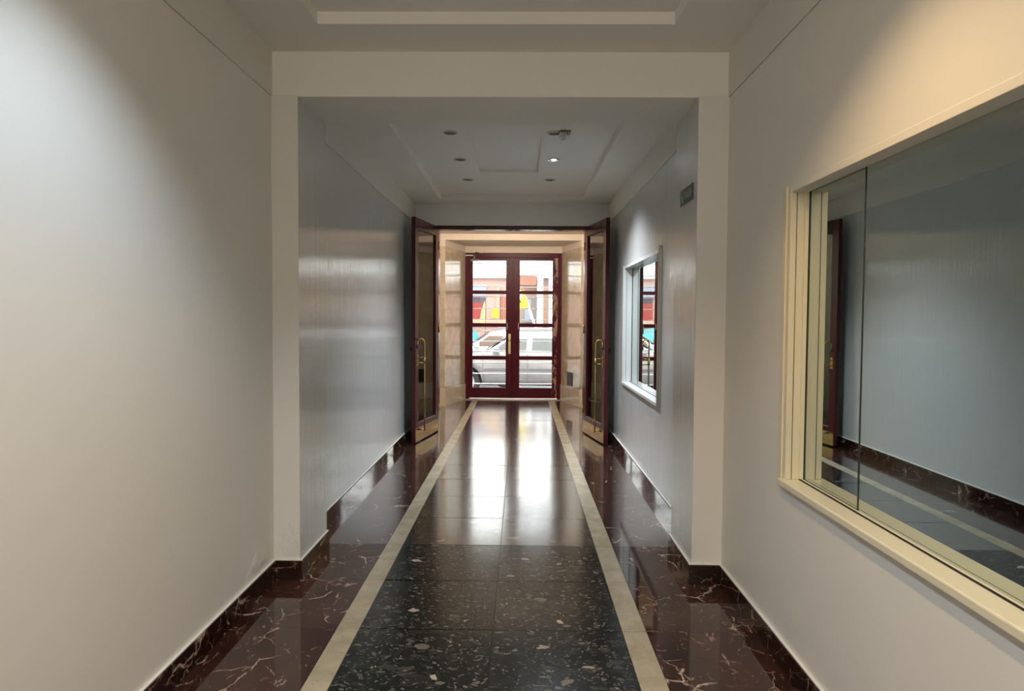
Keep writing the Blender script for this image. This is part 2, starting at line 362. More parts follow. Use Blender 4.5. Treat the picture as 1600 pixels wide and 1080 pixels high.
# ------------------------------------------------------------------ ceilings with trays
def cut(o, cutter):
    md = o.modifiers.new('cut', 'BOOLEAN'); md.object = cutter; md.operation = 'DIFFERENCE'; md.solver = 'EXACT'
    dg = bpy.context.evaluated_depsgraph_get(); me = bpy.data.meshes.new_from_object(o.evaluated_get(dg)); o.modifiers.clear()
    o.data = me; bpy.data.objects.remove(cutter)
XD = (-0.569, 0.288)
near_l = [1.82, 0.87, -0.08, -1.03]; far_l = [5.62, 6.56, 7.51]
def ceiling(name, y0, y1, tx, ty, lamps, inner, label):
    x0, x1 = -1.5, 1.24
    b = MB(); b.box(x0, tx[0], y0, y1, ZC, 2.95); b.box(tx[1], x1, y0, y1, ZC, 2.95)
    b.box(tx[0], tx[1], y0, ty[0], ZC, 2.95); b.box(tx[0], tx[1], ty[1], y1, ZC, 2.95)
    o = b.build(name, 'ceiling'); struct(o, label, 'ceiling')
    p = MB().box(tx[0]-0.01, tx[1]+0.01, ty[0]-0.01, ty[1]+0.01, ZT, ZT+0.05).build('tray_panel', 'ceiling', o)
    c = MB()
    for y in lamps:
        for x in XD: c.lathe([(0.048, -0.1), (0.048, 0.1)], 24, (0.249 if (inner and y < 6 and x > 0) else x, y, ZT))
    if inner: c.box(inner[0], inner[1], inner[2], inner[3], ZT-0.1, ZT+0.028)
    co = c.build('cutter', 'ceiling'); cut(p, co)
    MB().box(x0, x1, y0, y1, 2.96, 3.02).build('sky_block_slab', 'ceiling', o)  # unseen slab added above the ceiling to shut out the sky
    return o
ceiling('ceiling', YB, YP0, (-0.979, 0.718), (-5.5, 3.422), near_l, None, 'near ceiling with a shallow rectangular recessed tray')
ceiling('ceiling_far', YP1, YE, (-0.965, 0.725), (4.74, 8.45), far_l, (-0.421, 0.158, 5.72, 7.14), 'far ceiling with recessed tray, small square panel and spotlights')

def downlight(x, y, label, lit=None, power=0, col=None, half=60, blend=0.5, group='ceiling spotlights'):
    r = empty('ceiling_spotlight', (x, y, ZT)); tag(r, label, 'ceiling light', group)
    MB().lathe([(0.046, 0.0), (0.060, 0.0), (0.0605, -0.003), (0.058, -0.007), (0.050, -0.009), (0.046, -0.006)], 28, closed=True).build('bezel', 'bezel', r)
    MB().lathe([(0.0475, -0.004), (0.0475, 0.062), (0.002, 0.064), (0.002, 0.060), (0.030, 0.055), (0.043, 0.002)], 28, closed=False).build('reflector', 'dark_cup', r)
    if lit:
        MB().lathe([(0.001, -0.006), (0.020, -0.005), (0.036, 0.0), (0.040, 0.006), (0.03, 0.02), (0.001, 0.022)], 24).build('lamp', lit, r)
        l = bpy.data.lights.new('lamp_light', 'SPOT'); l.energy = power; l.color = col; l.spot_size = math.radians(2*half); l.spot_blend = blend; l.shadow_soft_size = 0.035
        lo = bpy.data.objects.new('lamp_light', l); COL.objects.link(lo); lo.parent = r; lo.location = (0, 0, -0.012)
    else:
        MB().lathe([(0.001, 0.010), (0.024, 0.012), (0.026, 0.018), (0.012, 0.05), (0.001, 0.05)], 20).build('lamp', 'bezel', r)
    return r
E_COOL = emit('lit_cool_lamp', (0.85, 0.93, 1.0), 40); E_WARM = emit('lit_warm_lamp', (1.0, 0.8, 0.5), 40)
downlight(XD[0], far_l[0], 'unlit ceiling spotlight, nearest of the left row beyond the beam')
downlight(XD[0], far_l[1], 'unlit ceiling spotlight, middle one of the left row')
downlight(XD[0], far_l[2], 'unlit ceiling spotlight, farthest of the left row near the inner doors')
downlight(0.249, far_l[0], 'unlit ceiling spotlight beside the emergency light unit')
downlight(XD[1], far_l[1], 'the lit white ceiling spotlight, middle of the right row', E_COOL, P_FAR, C_FAR, 62, 0.9)
downlight(XD[1], far_l[2], 'unlit ceiling spotlight, farthest of the right row')
ng = 'ceiling spotlights of the near hall'
downlight(XD[0], near_l[0], 'lit cool white spotlight in near ceiling tray, beside left wall', E_COOL, P_COOL, C_COOL, 58, 0.6, ng)
downlight(XD[1], near_l[0], 'lit warm spotlight in near ceiling tray, beside the right wall', E_WARM, P_WARM, C_WARM, 60, 0.55, ng)
downlight(XD[0], near_l[2], 'added lit spotlight continuing the left row, unseen just behind the viewer', E_COOL, P_BACK_FILL, (1.0, 0.92, 0.8), 60, 0.6, ng)  # this pair is added behind the viewer, lit for ambient light
downlight(XD[1], near_l[2], 'added lit spotlight continuing the right row, unseen just behind the viewer', E_WARM, P_BACK_FILL, (1.0, 0.88, 0.72), 60, 0.6, ng)
for x, s in ((XD[0], 'left'), (XD[1], 'right')):
    downlight(x, near_l[1], 'unlit spotlight of the %s row overhead' % s, group=ng)
    downlight(x, near_l[3], 'unlit spotlight at the rear end of the %s row' % s, group=ng)
E_OPAL_FILL = emit('opal_fill_glass', (1.0, 0.90, 0.76), 6)  # unseen pendants added behind the viewer to raise the ambient light
for yy, nm in ((-2.4, 'added opal globe pendant for fill, unseen behind the viewer, nearer one'), (-4.6, 'added opal globe pendant for fill, unseen behind the viewer, farther one')):
    g_ = empty('fill_pendant', (-0.13, yy, ZT)); tag(g_, nm, 'added fill lamp', 'added fill pendants behind the viewer')
    MB().lathe([(0.05, 0.0), (0.055, -0.02), (0.01, -0.03)], 20).build('canopy', 'bezel', g_)
    MB().tube([(0, 0, -0.02), (0, 0, -0.42)], 0.006, 8).build('rod', 'bezel', g_)
    MB().lathe([(0.15*math.sin(math.pi*i/14)+0.0005, -0.55+0.15*math.cos(math.pi*i/14)) for i in range(15)], 24).build('globe', E_OPAL_FILL, g_)
    l = bpy.data.lights.new('globe_fill_light', 'POINT'); l.energy = P_GLOBE_FILL; l.color = (1.0, 0.93, 0.83); l.shadow_soft_size = 0.165
    lo = bpy.data.objects.new('globe_fill_light', l); COL.objects.link(lo); lo.parent = g_; lo.location = (0, 0, -0.55)
# emergency light unit
r = empty('emergency_light', (0.300, 5.60, ZT)); tag(r, 'small square emergency light unit on the ceiling beside the first right spotlight', 'emergency light')
MB().box(-0.008, 0.075, -0.06, 0.06, -0.012, 0).build('base_plate', 'closer', r, 0.003)
MB().box(-0.012, 0.045, -0.05, 0.045, -0.045, -0.010).build('housing', 'white_plastic', r, 0.006)
for dy in (-0.028, 0.022):
    MB().lathe([(0.001, -0.070), (0.014, -0.068), (0.020, -0.055), (0.021, -0.045), (0.015, -0.044)], 16, (0.016, dy, 0)).build('lens', 'clear_lens', r)
MB().box(0.055, 0.066, -0.04, 0.04, -0.03, -0.012).build('side_bracket', 'bezel', r, 0.002)

# ------------------------------------------------------------------ baseboards
def baseboard(name, runs, label):
    root = empty(name); struct(root, label, 'baseboard')
    for (axis, face, n, a, b) in runs:      # axis 'y': runs along y at x=face, n = +-1 into room
        L = b-a; k = max(1, round(L/0.6))
        cuts = [a + L*i/k for i in range(k+1)]
        if axis == 'y' and L > 1.2:
            cuts = [a] + [q for q in rows if a+0.08 < q < b-0.08] + [b]
        for c0, c1 in zip(cuts[:-1], cuts[1:]):
            t = 0.016; g = 0.0007
            if axis == 'y':
                o = MB().box(min(0, n*t), max(0, n*t), c0+g, c1-g, 0.0, 0.102).build('baseboard_tile', 'red_dark', root, 0.0015, (face, 0, 0))
            else:
                o = MB().box(c0+g, c1-g, min(0, n*t), max(0, n*t), 0.0, 0.102).build('baseboard_tile', 'red_dark', root, 0.0015, (0, face, 0))
        if axis == 'y': MB().box(min(face, face+n*0.013), max(face, face+n*0.013), a, b, 0.102, 0.110).build('caulk_line', 'caulk_glint', root, 0.003)
        else: MB().box(a, b, min(face, face+n*0.013), max(face, face+n*0.013), 0.102, 0.110).build('caulk_line', 'caulk_glint', root, 0.003)
T = 0.016
baseboard('baseboard_left', [('y', XL, 1, YB, YP0-T), ('x', YP0, -1, XL, XPL+T), ('y', XPL, 1, YP0, YP1), ('y', XLF, 1, YP1, YE)], 'dark red marble baseboard along the left wall and pier')
baseboard('baseboard_right', [('y', XR, -1, YB, YP0-T), ('x', YP0, -1, XPR-T, XR), ('y', XPR, -1, YP0, YP1), ('y', XRF, -1, YP1, YE)], 'dark red marble baseboard along the right wall and pier')

# ------------------------------------------------------------------ mirror windows
def mirror_window(name, xf, hole, mt, joint, depth, lipx, label):
    y0, y1 = hole; z0, z1 = WZ; xm = xf + depth
    r = empty(name, (xf, (y0+y1)/2, z0)); struct(r, label, 'window')
    I = Matrix.Translation((-xf, -(y0+y1)/2, -z0))
    def bd(mb, nm, m, bev=0):
        mb.v = [tuple(I @ Vector(p)) for p in mb.v]; return mb.build(nm, m, r, bev)
    # panes
    js = [y0] + joint + [y1]
    for i, (a, b_) in enumerate(zip(js[:-1], js[1:])):
        bd(MB().box(xm + (0.004 if i % 2 else 0.0), xm+0.012, a+0.002, b_-0.002, z0-0.01, z1+0.01), 'mirror_pane', 'mirror')
    for j in joint: bd(MB().box(xm-0.002, xm+0.010, j-0.0035, j+0.002, z0+0.002, z1-0.002), 'pane_edge', 'mirror_edge')
    bd(MB().box(xm+0.012, xm+0.03, y0-0.02, y1+0.02, z0-0.02, z1+0.02), 'back_panel', 'gap')
    # casing (jambs, head, sill)
    for ya, yb in ((y1-0.02, y1+0.012), (y0-0.012, y0+0.02)):
        bd(MB().box(xf-0.004, xm, ya, yb, z0, z1), 'jamb', mt, 0.002)
        s = -1 if ya > (y0+y1)/2 else 1
        e = ya if s < 0 else yb
        bd(MB().box(xm-0.016, xm, min(e, e+s*0.010), max(e, e+s*0.010), z0+0.004, z1-0.004), 'glazing_bead', mt, 0.001)
    bd(MB().box(xf-0.002, xm, y0, y1, z1-0.016, z1+0.012), 'head', mt if mt != 'cream' else 'wall_low', 0.002)
    bd(MB().box(xf-lipx, xm-0.012, y0-0.03, y1+0.012, z0-0.028, z0), 'sill', mt, 0.005)
    bd(MB().box(xm-0.012, xm, y0, y1, z0-0.02, z0+0.004), 'pane_track', mt, 0.001)
    for e, s_ in ((y1-0.02, -1), (y0+0.02, 1)):
        bd(MB().box(xm-0.004, xm-0.0005, min(e, e+s_*0.003), max(e, e+s_*0.003), z0+0.004, z1-0.014), 'joint_line', 'gap')
        bd(MB().box(xf+0.020, xf+0.0225, min(e, e+s_*0.0006), max(e, e+s_*0.0006), z0, z1-0.014), 'joint_line', 'gap')
    bd(MB().box(xm-0.013, xm-0.0115, y0, y1, z0-0.002, z0+0.0045), 'joint_line', 'gap')
    # flat architrave on the wall
    for ya, yb, nm in ((y1+0.012, y1+0.05, 'architrave'), (y0-0.05, y0-0.012, 'architrave')):
        bd(MB().box(xf-0.010, xf, ya, yb, z0-0.028, z1+0.012), nm, mt, 0.002)
    return r
w1 = mirror_window('window_1', XR, WIN1, 'cream', [2.402], 0.066, 0.024, 'large recessed mirror window in cream frame on the near right wall')
w2 = mirror_window('window_2', XRF, WIN2, 'sill_white', [6.9], 0.075, 0.02, 'small white-framed mirror window on the far right wall beyond the pier')
MB().box(-0.026, 0, -(WIN2[1]-WIN2[0])/2-0.030, -(WIN2[1]-WIN2[0])/2-0.008, -0.03, WZ[1]-WZ[0]+0.03).build('near_edge_trim', 'steel', w2, 0.003)

# ------------------------------------------------------------------ inner doors
def inner_leaf(name, side, label):
    """side=+1 left leaf (opens against left wall), face looks to +x; mirrored for the right"""
    W, TK, Z0, Z1 = 0.905, 0.045, 0.012, 2.530
    ang = math.atan2(0.158, 0.90)
    r = empty(name, ((-1.020 if side > 0 else 0.774), 8.765, 0)); struct(r, label, 'door')
    def B(x0, x1, y0, y1, z0, z1, nm, m, bev=0.003, parent=r):     # local: y = distance from hinge, x = out of the visible face
        if side < 0: x0, x1 = -x1, -x0
        return MB().box(x0, x1, -y1, -y0, z0, z1).build(nm, m, parent, bev)
    B(-TK, 0, 0, 0.115, Z0, Z1, 'stile', 'maroon'); B(-TK, 0, W-0.115, W, Z0, Z1, 'stile', 'maroon')
    B(-TK, 0, 0.115, W-0.115, Z1-0.115, Z1, 'top_rail', 'maroon'); B(-TK, 0, 0.115, W-0.115, Z0, 0.215, 'bottom_rail', 'maroon')
    B(-TK/2-0.003, -TK/2+0.003, 0.105, W-0.105, 0.205, Z1-0.105, 'glass_pane', 'glass_grey', 0)
    for (a, b_, c, d) in ((0.115, W-0.115, 0.215, 0.222), (0.115, W-0.115, Z1-0.122, Z1-0.115), (0.115, 0.122, 0.222, Z1-0.122), (W-0.122, W-0.115, 0.222, Z1-0.122)):
        B(-TK/2+0.004, -0.004, a, b_, c, d, 'glazing_bead', 'steel' if c < 0.23 and b_-a > 0.1 else 'maroon', 0.001)
    tag(B(0.0, 0.003, 0.03, W-0.012, Z0+0.004, 0.165, 'kick_plate', 'brass_plate', 0.001), 'polished brass kick plate')
    B(-TK-0.003, -TK, 0.03, W-0.012, Z0+0.004, 0.165, 'kick_plate', 'brass_plate', 0.001)
    for f in (1,):            # pull handle on the hall face
        h = MB(); s = side
        yb = -(W-0.075)
        X = (lambda o: s*o) if f > 0 else (lambda o: s*(-TK-o))
        off = 0.075; pts = [(X(off), yb+0.03, 0.135), (X(off), yb+0.03, 0.6), (X(off), yb+0.03, 1.13)]
        for k in range(1, 9):
            a = math.pi*k/8; pts.append((X(off*0.5+off*0.5*math.cos(a)), yb+0.03-0.02*(k/8), 1.13+0.048*math.sin(a)))
        pts.append((X(0.0), yb+0.008, 1.085))
        h.tube(pts, 0.0085, 10)
        h.tube([(X(0), yb+0.03, 0.150), (X(off), yb+0.03, 0.150)], 0.008, 8)
        ho = h.build('pull_handle', 'brass', r); tag(ho, 'long brass cane-shaped pull handle')
        fb = MB(); fb.lathe([(0.016, 0), (0.016, 0.006*s*f), (0.01, 0.012*s*f)], 14, (X(0), yb+0.03, 0.150), 'x'); fb.lathe([(0.022, 0), (0.022, 0.006*s*f), (0.012, 0.016*s*f)], 14, (X(0), yb+0.008, 1.085), 'x')
        fb.build('mounting_rose', 'dark_cup', ho)
        lk_ = MB(); lk_.tube([(X(0.0), yb+0.002, 0.965), (X(off), yb+0.03, 0.965)], 0.007, 8); lk_.tube([(X(0.0), yb+0.002, 0.905), (X(off), yb+0.03, 0.905)], 0.007, 8)
        lk_.tube([(X(off), yb+0.03, 0.895), (X(off), yb+0.03, 0.975)], 0.013, 10)
        lk_.build('middle_bracket', 'brass', ho)
        bk = MB(); bk.box(*sorted((s*(-TK), s*(-TK-0.006))), yb-0.022, yb+0.022, 0.87, 1.12)
        bk.lathe([(0.012, s*(-TK)), (0.012, s*(-TK-0.022)), (0.02, s*(-TK-0.026)), (0.02, s*(-TK-0.036))], 14, (0, yb, 1.06), 'x'); bk.build('back_plate', 'dark_cup', r)
        x0, x1 = sorted((X(0), X(0.005)))
        MB().box(x0, x1, yb-0.022, yb+0.022, 0.87, 1.0).build('lock_plate', 'brass', r, 0.002)
    for z in (0.3, 1.28, 2.3):
        MB().tube([(s*0.004, 0.004, z-0.05), (s*0.004, 0.004, z+0.05)], 0.007, 8).build('hinge', 'brass', r)
    r.rotation_euler.z = -side*ang      # left leaf leans toward the wall
    return r
inner_leaf('door_1', 1, 'open glazed maroon inner door leaf on the left with long brass handle')
inner_leaf('door_2', -1, 'open glazed maroon inner door leaf on the right with long brass handle')
fr = empty('door_frame'); struct(fr, 'slim dark maroon frame around the inner doorway', 'door frame')
MB().box(-1.08, -1.022, YE-0.012, YE+0.14, 0, 2.549).build('jamb', 'maroon', fr, 0.003)
MB().box(0.776, 0.835, YE-0.012, YE+0.14, 0, 2.549).build('jamb', 'maroon', fr, 0.003)
MB().box(-1.08, 0.835, YE-0.012, YE+0.14, 2.502, 2.549).build('header', 'maroon', fr, 0.003)
MB().lathe([(0.012, 0), (0.012, -0.008), (0.004, -0.014)], 12, (-0.10, YE+0.01, 2.502)).build('ball_catch', 'steel', fr)

# ------------------------------------------------------------------ vestibule
VY = 11.3; DY = 12.234
vx = (-1.213, 0.945); dx = (-0.968, 0.694)
struct(MB().box(-1.5, 1.24, YE+0.12, VY, 2.745, 2.95).build('ceiling_vestibule', 'plaster_warm'), 'plain cream ceiling of the entrance vestibule', 'ceiling')
b = MB(); b.box(-1.6, 1.4, VY, DY+0.3, 2.648, 2.95)
b.box(dx[0]-0.4, dx[1]+0.4, DY, DY+0.2, 2.532, 2.648)
struct(b.build('wall_street', 'plaster_warm'), 'cream plaster band and soffit above the street door', 'wall')
vl = empty('vestibule_fill_lamp', (-0.14, 9.08, 2.745)); tag(vl, 'added flush opal fill lamp in the vestibule, unseen behind the inner door header', 'ceiling light')  # added lamp, hidden by the header, to brighten the vestibule
MB().lathe([(0.13, 0), (0.135, -0.02), (0.125, -0.03), (0.12, 0.0)], 28, closed=True).build('base_ring', 'bezel', vl)
MB().lathe([(0.122, -0.015), (0.11, -0.022), (0.08, -0.027), (0.001, -0.030)], 28).build('diffuser', emit('vestibule_fill_opal', (1.0, 0.86, 0.68), 5), vl)
l = bpy.data.lights.new('lamp_light', 'POINT'); l.shadow_soft_size = 0.05; l.energy = P_VEST_FILL; l.color = (1.0, 0.86, 0.70)
lo = bpy.data.objects.new('lamp_light', l); COL.objects.link(lo); lo.parent = vl; lo.location = (0, -0.02, -0.085)
def vest_side(nm, s, xs, xd, xw, label):
    r = empty(nm); struct(r, label, 'wall')
    zt = 2.548; jh = [0.275, 0.96, 1.74, zt]
    # masonry core behind the stone (splayed jamb)
    out = xs + s*0.45
    def pr(x0, x1, x2, x3, z0, z1, name, m, g=0.0, y0=VY, y1=DY):
        pts = [(x0, y0), (x1, y1), (x2, y1), (x3, y0)]
        MB().prism(pts, 2, z0+g, z1-g).build(name, m, r)
    pr(xs+s*0.012, xd+s*0.012, out, out, 0, 2.66, 'masonry_core', 'plaster_warm', 0, VY+0.001, DY+0.2)
    pr(xs+s*0.004, xd+s*0.004, xd+s*0.012, xs+s*0.012, zt, 2.648, 'plaster_band', 'plaster_warm')
    for z0, z1 in zip(jh[:-1], jh[1:]):
        ym = (VY+DY)/2; xm = (xs+xd)/2
        pr(xs, xm, xm+s*0.012, xs+s*0.012, z0, z1, 'marble_panel', 'marble', 0.001, VY, ym-0.001)
        pr(xm, xd, xd+s*0.012, xm+s*0.012, z0, z1, 'marble_panel', 'marble', 0.001, ym+0.001, DY)
    pr(xs-s*0.012, xd-s*0.012, xd+s*0.012, xs+s*0.012, 0, 0.275, 'marble_plinth', 'marble_plinth')
    # return facing the hall and side wall
    a, b_ = sorted((xs, xw)); 
    for z0, z1 in zip(jh[:-1], jh[1:]):
        MB().box(a, b_, VY-0.012, VY, z0+0.001, z1-0.001).build('marble_panel', 'marble', r)
    MB().box(a, b_, VY-0.024, VY, 0, 0.285).build('marble_plinth', 'marble_plinth', r)
    ys = [YE+0.14 + (VY-0.024-YE-0.14)*i/3 for i in range(4)]
    for y0, y1 in zip(ys[:-1], ys[1:]):
        for z0, z1 in zip(jh[:-1], jh[1:]):
            c0, c1 = sorted((xw, xw-s*0.012)); MB().box(c0, c1, y0+0.001, y1-0.001, z0+0.001, z1-0.001).build('wall_panel', 'vest_side', r)
        c0, c1 = sorted((xw, xw-s*0.024)); MB().box(c0, c1, y0+0.001, y1-0.001, 0, 0.285).build('marble_plinth', 'marble_plinth', r)
    return r
vest_side('wall_vestibule_left', -1, vx[0], dx[0], XLF, 'polished beige marble wall left of the street door')
vest_side('wall_vestibule_right', 1, vx[1], dx[1], XRF, 'polished beige marble wall right of the street door')
# vent
a = math.atan2(dx[1]-vx[1], DY-VY)
vt = empty('wall_vent', (vx[1]+(dx[1]-vx[1])*0.50-0.004, VY+(DY-VY)*0.50, 0.295), -a); tag(vt, 'small black rectangular vent low on the marble right of the street door', 'vent')
MB().box(-0.008, 0, -0.13, 0.13, 0, 0.225).build('vent_frame', 'black', vt, 0.002)
for k in range(7): MB().box(-0.013, -0.008, -0.115, 0.115, 0.02+k*0.028, 0.030+k*0.028).build('slat', 'black', vt)

# ------------------------------------------------------------------ street door
sf = empty('street_door_frame'); struct(sf, 'maroon wooden frame around the double street door', 'door frame')
MB().box(-0.968, -0.895, DY, DY+0.12, 0, 2.53).build('jamb', 'maroon_street', sf, 0.004)
MB().box(0.630, 0.694, DY, DY+0.12, 0, 2.53).build('jamb', 'maroon_street', sf, 0.004)
MB().box(-0.895, 0.630, DY, DY+0.12, 2.45, 2.53).build('header', 'maroon_street', sf, 0.004)
zp = [(0.205, 0.690), (0.756, 1.258), (1.323, 1.826), (1.886, 2.403)]
zbar = [2.36, 2.155, 1.956, 1.779, 1.579, 1.385, 1.19, 1.006, 0.828, 0.632, 0.442, 0.263]
def street_leaf(name, x0, x1, p0, p1, label, worn_side=False):
    r = empty(name, (x0 if not worn_side else x1, DY+0.03, 0)); struct(r, label, 'door'); ox = r.location.x
    def B(a, b_, y0, y1, z0, z1, nm, m, bev=0.003): return MB().box(a-ox, b_-ox, y0, y1, z0, z1).build(nm, m, r, bev)
    B(x0, p0, 0, 0.055, 0.022, 2.45, 'stile', 'maroon_street'); s2 = B(p1, x1, 0, 0.055, 0.022, 2.45, 'stile', 'worn' if worn_side else 'maroon_street')
    if worn_side: tag(s2, 'maroon stile with worn scuffed paint')
    B(p0, p1, 0, 0.055, 2.403, 2.45, 'top_rail', 'maroon_street'); B(p0, p1, 0, 0.055, 0.022, 0.205, 'bottom_rail', 'maroon_street')
    for i in range(3): B(p0, p1, 0.004, 0.05, zp[i][1], zp[i+1][0], 'glazing_rail', 'maroon_street')
    for z0, z1 in zp: B(p0, p1, 0.026, 0.031, z0, z1, 'glass_pane', 'glass', 0)
    for z in zbar: B(p0-0.03, p1+0.03, 0.070, 0.125, z-0.008, z+0.008, 'grille_bar', 'white_metal', 0.001)
    for x in (p0-0.02, p1+0.02): B(x-0.008, x+0.008, 0.056, 0.125, 0.22, 2.37, 'grille_upright', 'white_metal', 0.001)
    return r
dl = street_leaf('door_3', -0.895, -0.149, -0.839, -0.264, 'left leaf of the maroon street door, four panes with white bars')
dr = street_leaf('door_4', -0.147, 0.630, -0.026, 0.538, 'right leaf of the maroon street door, worn paint on its outer stile', True)
# handle plates, bolts, closer
pl = MB().box(-0.222+0.895, -0.177+0.895, -0.006, 0.0, 0.79, 1.14).build('handle_plate', 'brass_plate', dl, 0.003)
MB().lathe([(0.008, 0), (0.008, -0.03), (0.020, -0.034), (0.022, -0.05), (0.012, -0.056)], 16, (-0.1995+0.895, -0.005, 1.03), 'y').build('knob', 'brass', pl)
MB().lathe([(0.012, 0), (0.012, -0.012)], 16, (-0.1995+0.895, -0.005, 0.88), 'y').build('lock_cylinder', 'brass', pl)
MB().box(-0.249+0.895, -0.235+0.895, -0.012, 0, 1.22, 1.33).build('bolt', 'steel', dl, 0.003)
MB().box(-0.055-0.630, -0.041-0.630, -0.012, 0, 1.22, 1.33).build('bolt', 'steel', dr, 0.003)
MB().box(-0.163+0.895, -0.131+0.895, -0.010, 0.0, 0.03, 2.43).build('cover_strip', 'maroon_street', dl, 0.003)
cl = MB().box(0.02, 0.165, -0.055, 0.0, 2.39, 2.42).build('door_closer', 'closer', dl, 0.004)
MB().lathe([(0.030, 2.40), (0.026, 2.44), (0.021, 2.455), (0.021, 2.49), (0.012, 2.50)], 18, (0.085, -0.035, 0)).build('closer_body', 'closer', cl)
MB().tube([(0.085, -0.035, 2.50), (0.115, -0.10, 2.535), (0.13, -0.12, 2.535)], 0.008, 8).build('closer_arm', 'closer', cl)
MB().tube([(0.13, -0.12, 2.532), (0.20, -0.05, 2.515), (0.26, -0.035, 2.50)], 0.007, 8).build('closer_arm', 'closer', cl)
MB().box(-0.07, 0.06, -0.04, -0.03, 2.478, 2.496).build('mounting_strip', 'white_metal', cl, 0.002)

# ------------------------------------------------------------------ exit sign on the right pier's side
sg = empty('exit_sign', (XPR-0.001, 4.005, 2.110)); tag(sg, 'small green exit sign reading SALIDA on the side of the right pier', 'sign')
MB().box(-0.004, 0.0, -0.150, 0.150, -0.044, 0.044).build('panel', 'sign_green', sg, 0.001)
def text_mesh(txt, size, mt, parent, loc, rot, name='lettering', ext=0.0006, sx=1.0):
    cu = bpy.data.curves.new('t', 'FONT'); cu.body = txt; cu.size = size; cu.extrude = ext; cu.align_x = 'CENTER'; cu.align_y = 'CENTER'
    o = bpy.data.objects.new('t', cu); COL.objects.link(o)
    dg = bpy.context.evaluated_depsgraph_get(); me = bpy.data.meshes.new_from_object(o.evaluated_get(dg)); bpy.data.objects.remove(o)
    me.materials.clear(); me.materials.append(M[mt])
    n = bpy.data.objects.new(name, me); COL.objects.link(n); n.parent = parent; n.location = loc; n.rotation_euler = rot; n.scale = (sx, 1, 1); return n
# local x of text -> -y (viewer looks toward +x, right hand is -y), text up -> z
text_mesh('SALIDA', 0.058, 'sign_white', sg, (-0.0048, -0.045, 0.0), (math.pi/2, 0, -math.pi/2), sx=0.9)
fig = MB()
def yz(p): return (p[0]*1.0, p[1])
fig.lathe([(0.008, -0.0055), (0.008, -0.004)], 12, (0, 0.108, 0.024), 'x')
def strip(p, q, w):
    d = Vector((q[0]-p[0], q[1]-p[1])); n = Vector((-d.y, d.x)).normalized()*w/2
    fig.prism([(p[0]+n.x, p[1]+n.y), (p[0]-n.x, p[1]-n.y), (q[0]-n.x, q[1]-n.y), (q[0]+n.x, q[1]+n.y)], 0, -0.0055, -0.004)
strip((0.106, 0.014), (0.100, -0.008), 0.011); strip((0.100, -0.006), (0.114, -0.032), 0.007); strip((0.100, -0.006), (0.084, -0.016), 0.007)
strip((0.084, -0.016), (0.078, -0.032), 0.006); strip((0.106, 0.012), (0.124, 0.002), 0.005); strip((0.106, 0.012), (0.090, 0.002), 0.005)
fig.build('running_figure', 'sign_white', sg)
bd_ = MB(); bd_.box(-0.0052, -0.004, 0.063, 0.066, -0.038, 0.038); bd_.build('divider', 'sign_white', sg)

# ------------------------------------------------------------------ the street
G = -0.42
def asphalt(name, c):
    m = mat(name, c, 0.8); v = coords(m); lk(m, mix(m, noise(m, v, 12, 6, 0.7).outputs['Fac'], tuple(x*0.75 for x in c), tuple(x*1.25 for x in c)), bsdf(m).inputs['Base Color'])
    bump(m, noise(m, v, 90, 3).outputs['Fac'], 0.4, 0.004); return m
M['asphalt'] = asphalt('asphalt', (0.12, 0.12, 0.12)); M['pave'] = asphalt('paving', (0.34, 0.32, 0.31))
struct(MB().box(-14, 14, 14.6, 21.2, G-0.2, G).build('road', 'asphalt'), 'grey asphalt street outside the door', 'road')
struct(MB().box(-14, 14, 12.48, 14.6, -0.6, G+0.12).build('sidewalk', 'pave', None, 0.01), 'pale paved sidewalk in front of the street door', 'sidewalk')
struct(MB().box(-14, 14, 21.2, 22.6, -0.6, G+0.12).build('sidewalk_far', 'pave', None, 0.01), 'pale paved sidewalk across the street', 'sidewalk')
st = MB(); st.box(-1.2, 0.9, 12.46, 12.74, -0.6, -0.02); st.box(-1.2, 0.9, 12.74, 13.04, -0.6, -0.15)
struct(st.build('door_step', 'pave', None, 0.008), 'two pale stone steps down to the sidewalk', 'step')
# own facade outside
M['stucco_own'] = asphalt('own_stucco', (0.55, 0.50, 0.44)); M['stucco_white'] = asphalt('white_stucco', (0.80, 0.79, 0.77)); M['stucco_col'] = asphalt('column_stucco', (0.55, 0.54, 0.53)); M['stucco_pink'] = asphalt('pink_stucco', (0.33, 0.20, 0.17))
b = MB(); b.box(-14, dx[0], 12.36, 12.48, -0.6, 9); b.box(dx[1], 14, 12.36, 12.48, -0.6, 9); b.box(dx[0], dx[1], 12.36, 12.48, 2.50, 9); b.box(-14, 14, 12.1, 12.48, 8.8, 9.2)
struct(b.build('facade_own', 'stucco_own'), 'outer face of the building around the street door', 'wall')

# building across the street
FY = 22.6
bl = empty('building', (0, FY, 0)); tag(bl, 'bright white building across the street with reddish shopfront below', 'building')
def S(px, y, D=FY):      # picture position -> (x, z) on the plane y = D
    v = cam.matrix_world.to_3x3() @ Vector((px-800, 540-y, -1108.2)); t = D/v.y
    return (v.x*t, H+v.z*t)
def fb(x0, x1, z0, z1, t, nm, m, bev=0.0, y=0.0): return MB().box(x0, x1, -t-y, -y, z0, z1).build(nm, M[m] if isinstance(m, str) else m, bl, bev)
M['red_shop'] = mat('red_shop', (0.20, 0.02, 0.016), 0.4); M['brown_panel'] = mat('brown_panel', (0.22, 0.075, 0.05), 0.4)
M['dark_shop'] = mat('dark_shop', (0.05, 0.04, 0.05), 0.3); M['yellow'] = mat('yellow', (0.55, 0.42, 0.005), 0.4); M['pale_yellow'] = mat('pale_yellow', (0.42, 0.29, 0.10), 0.5)
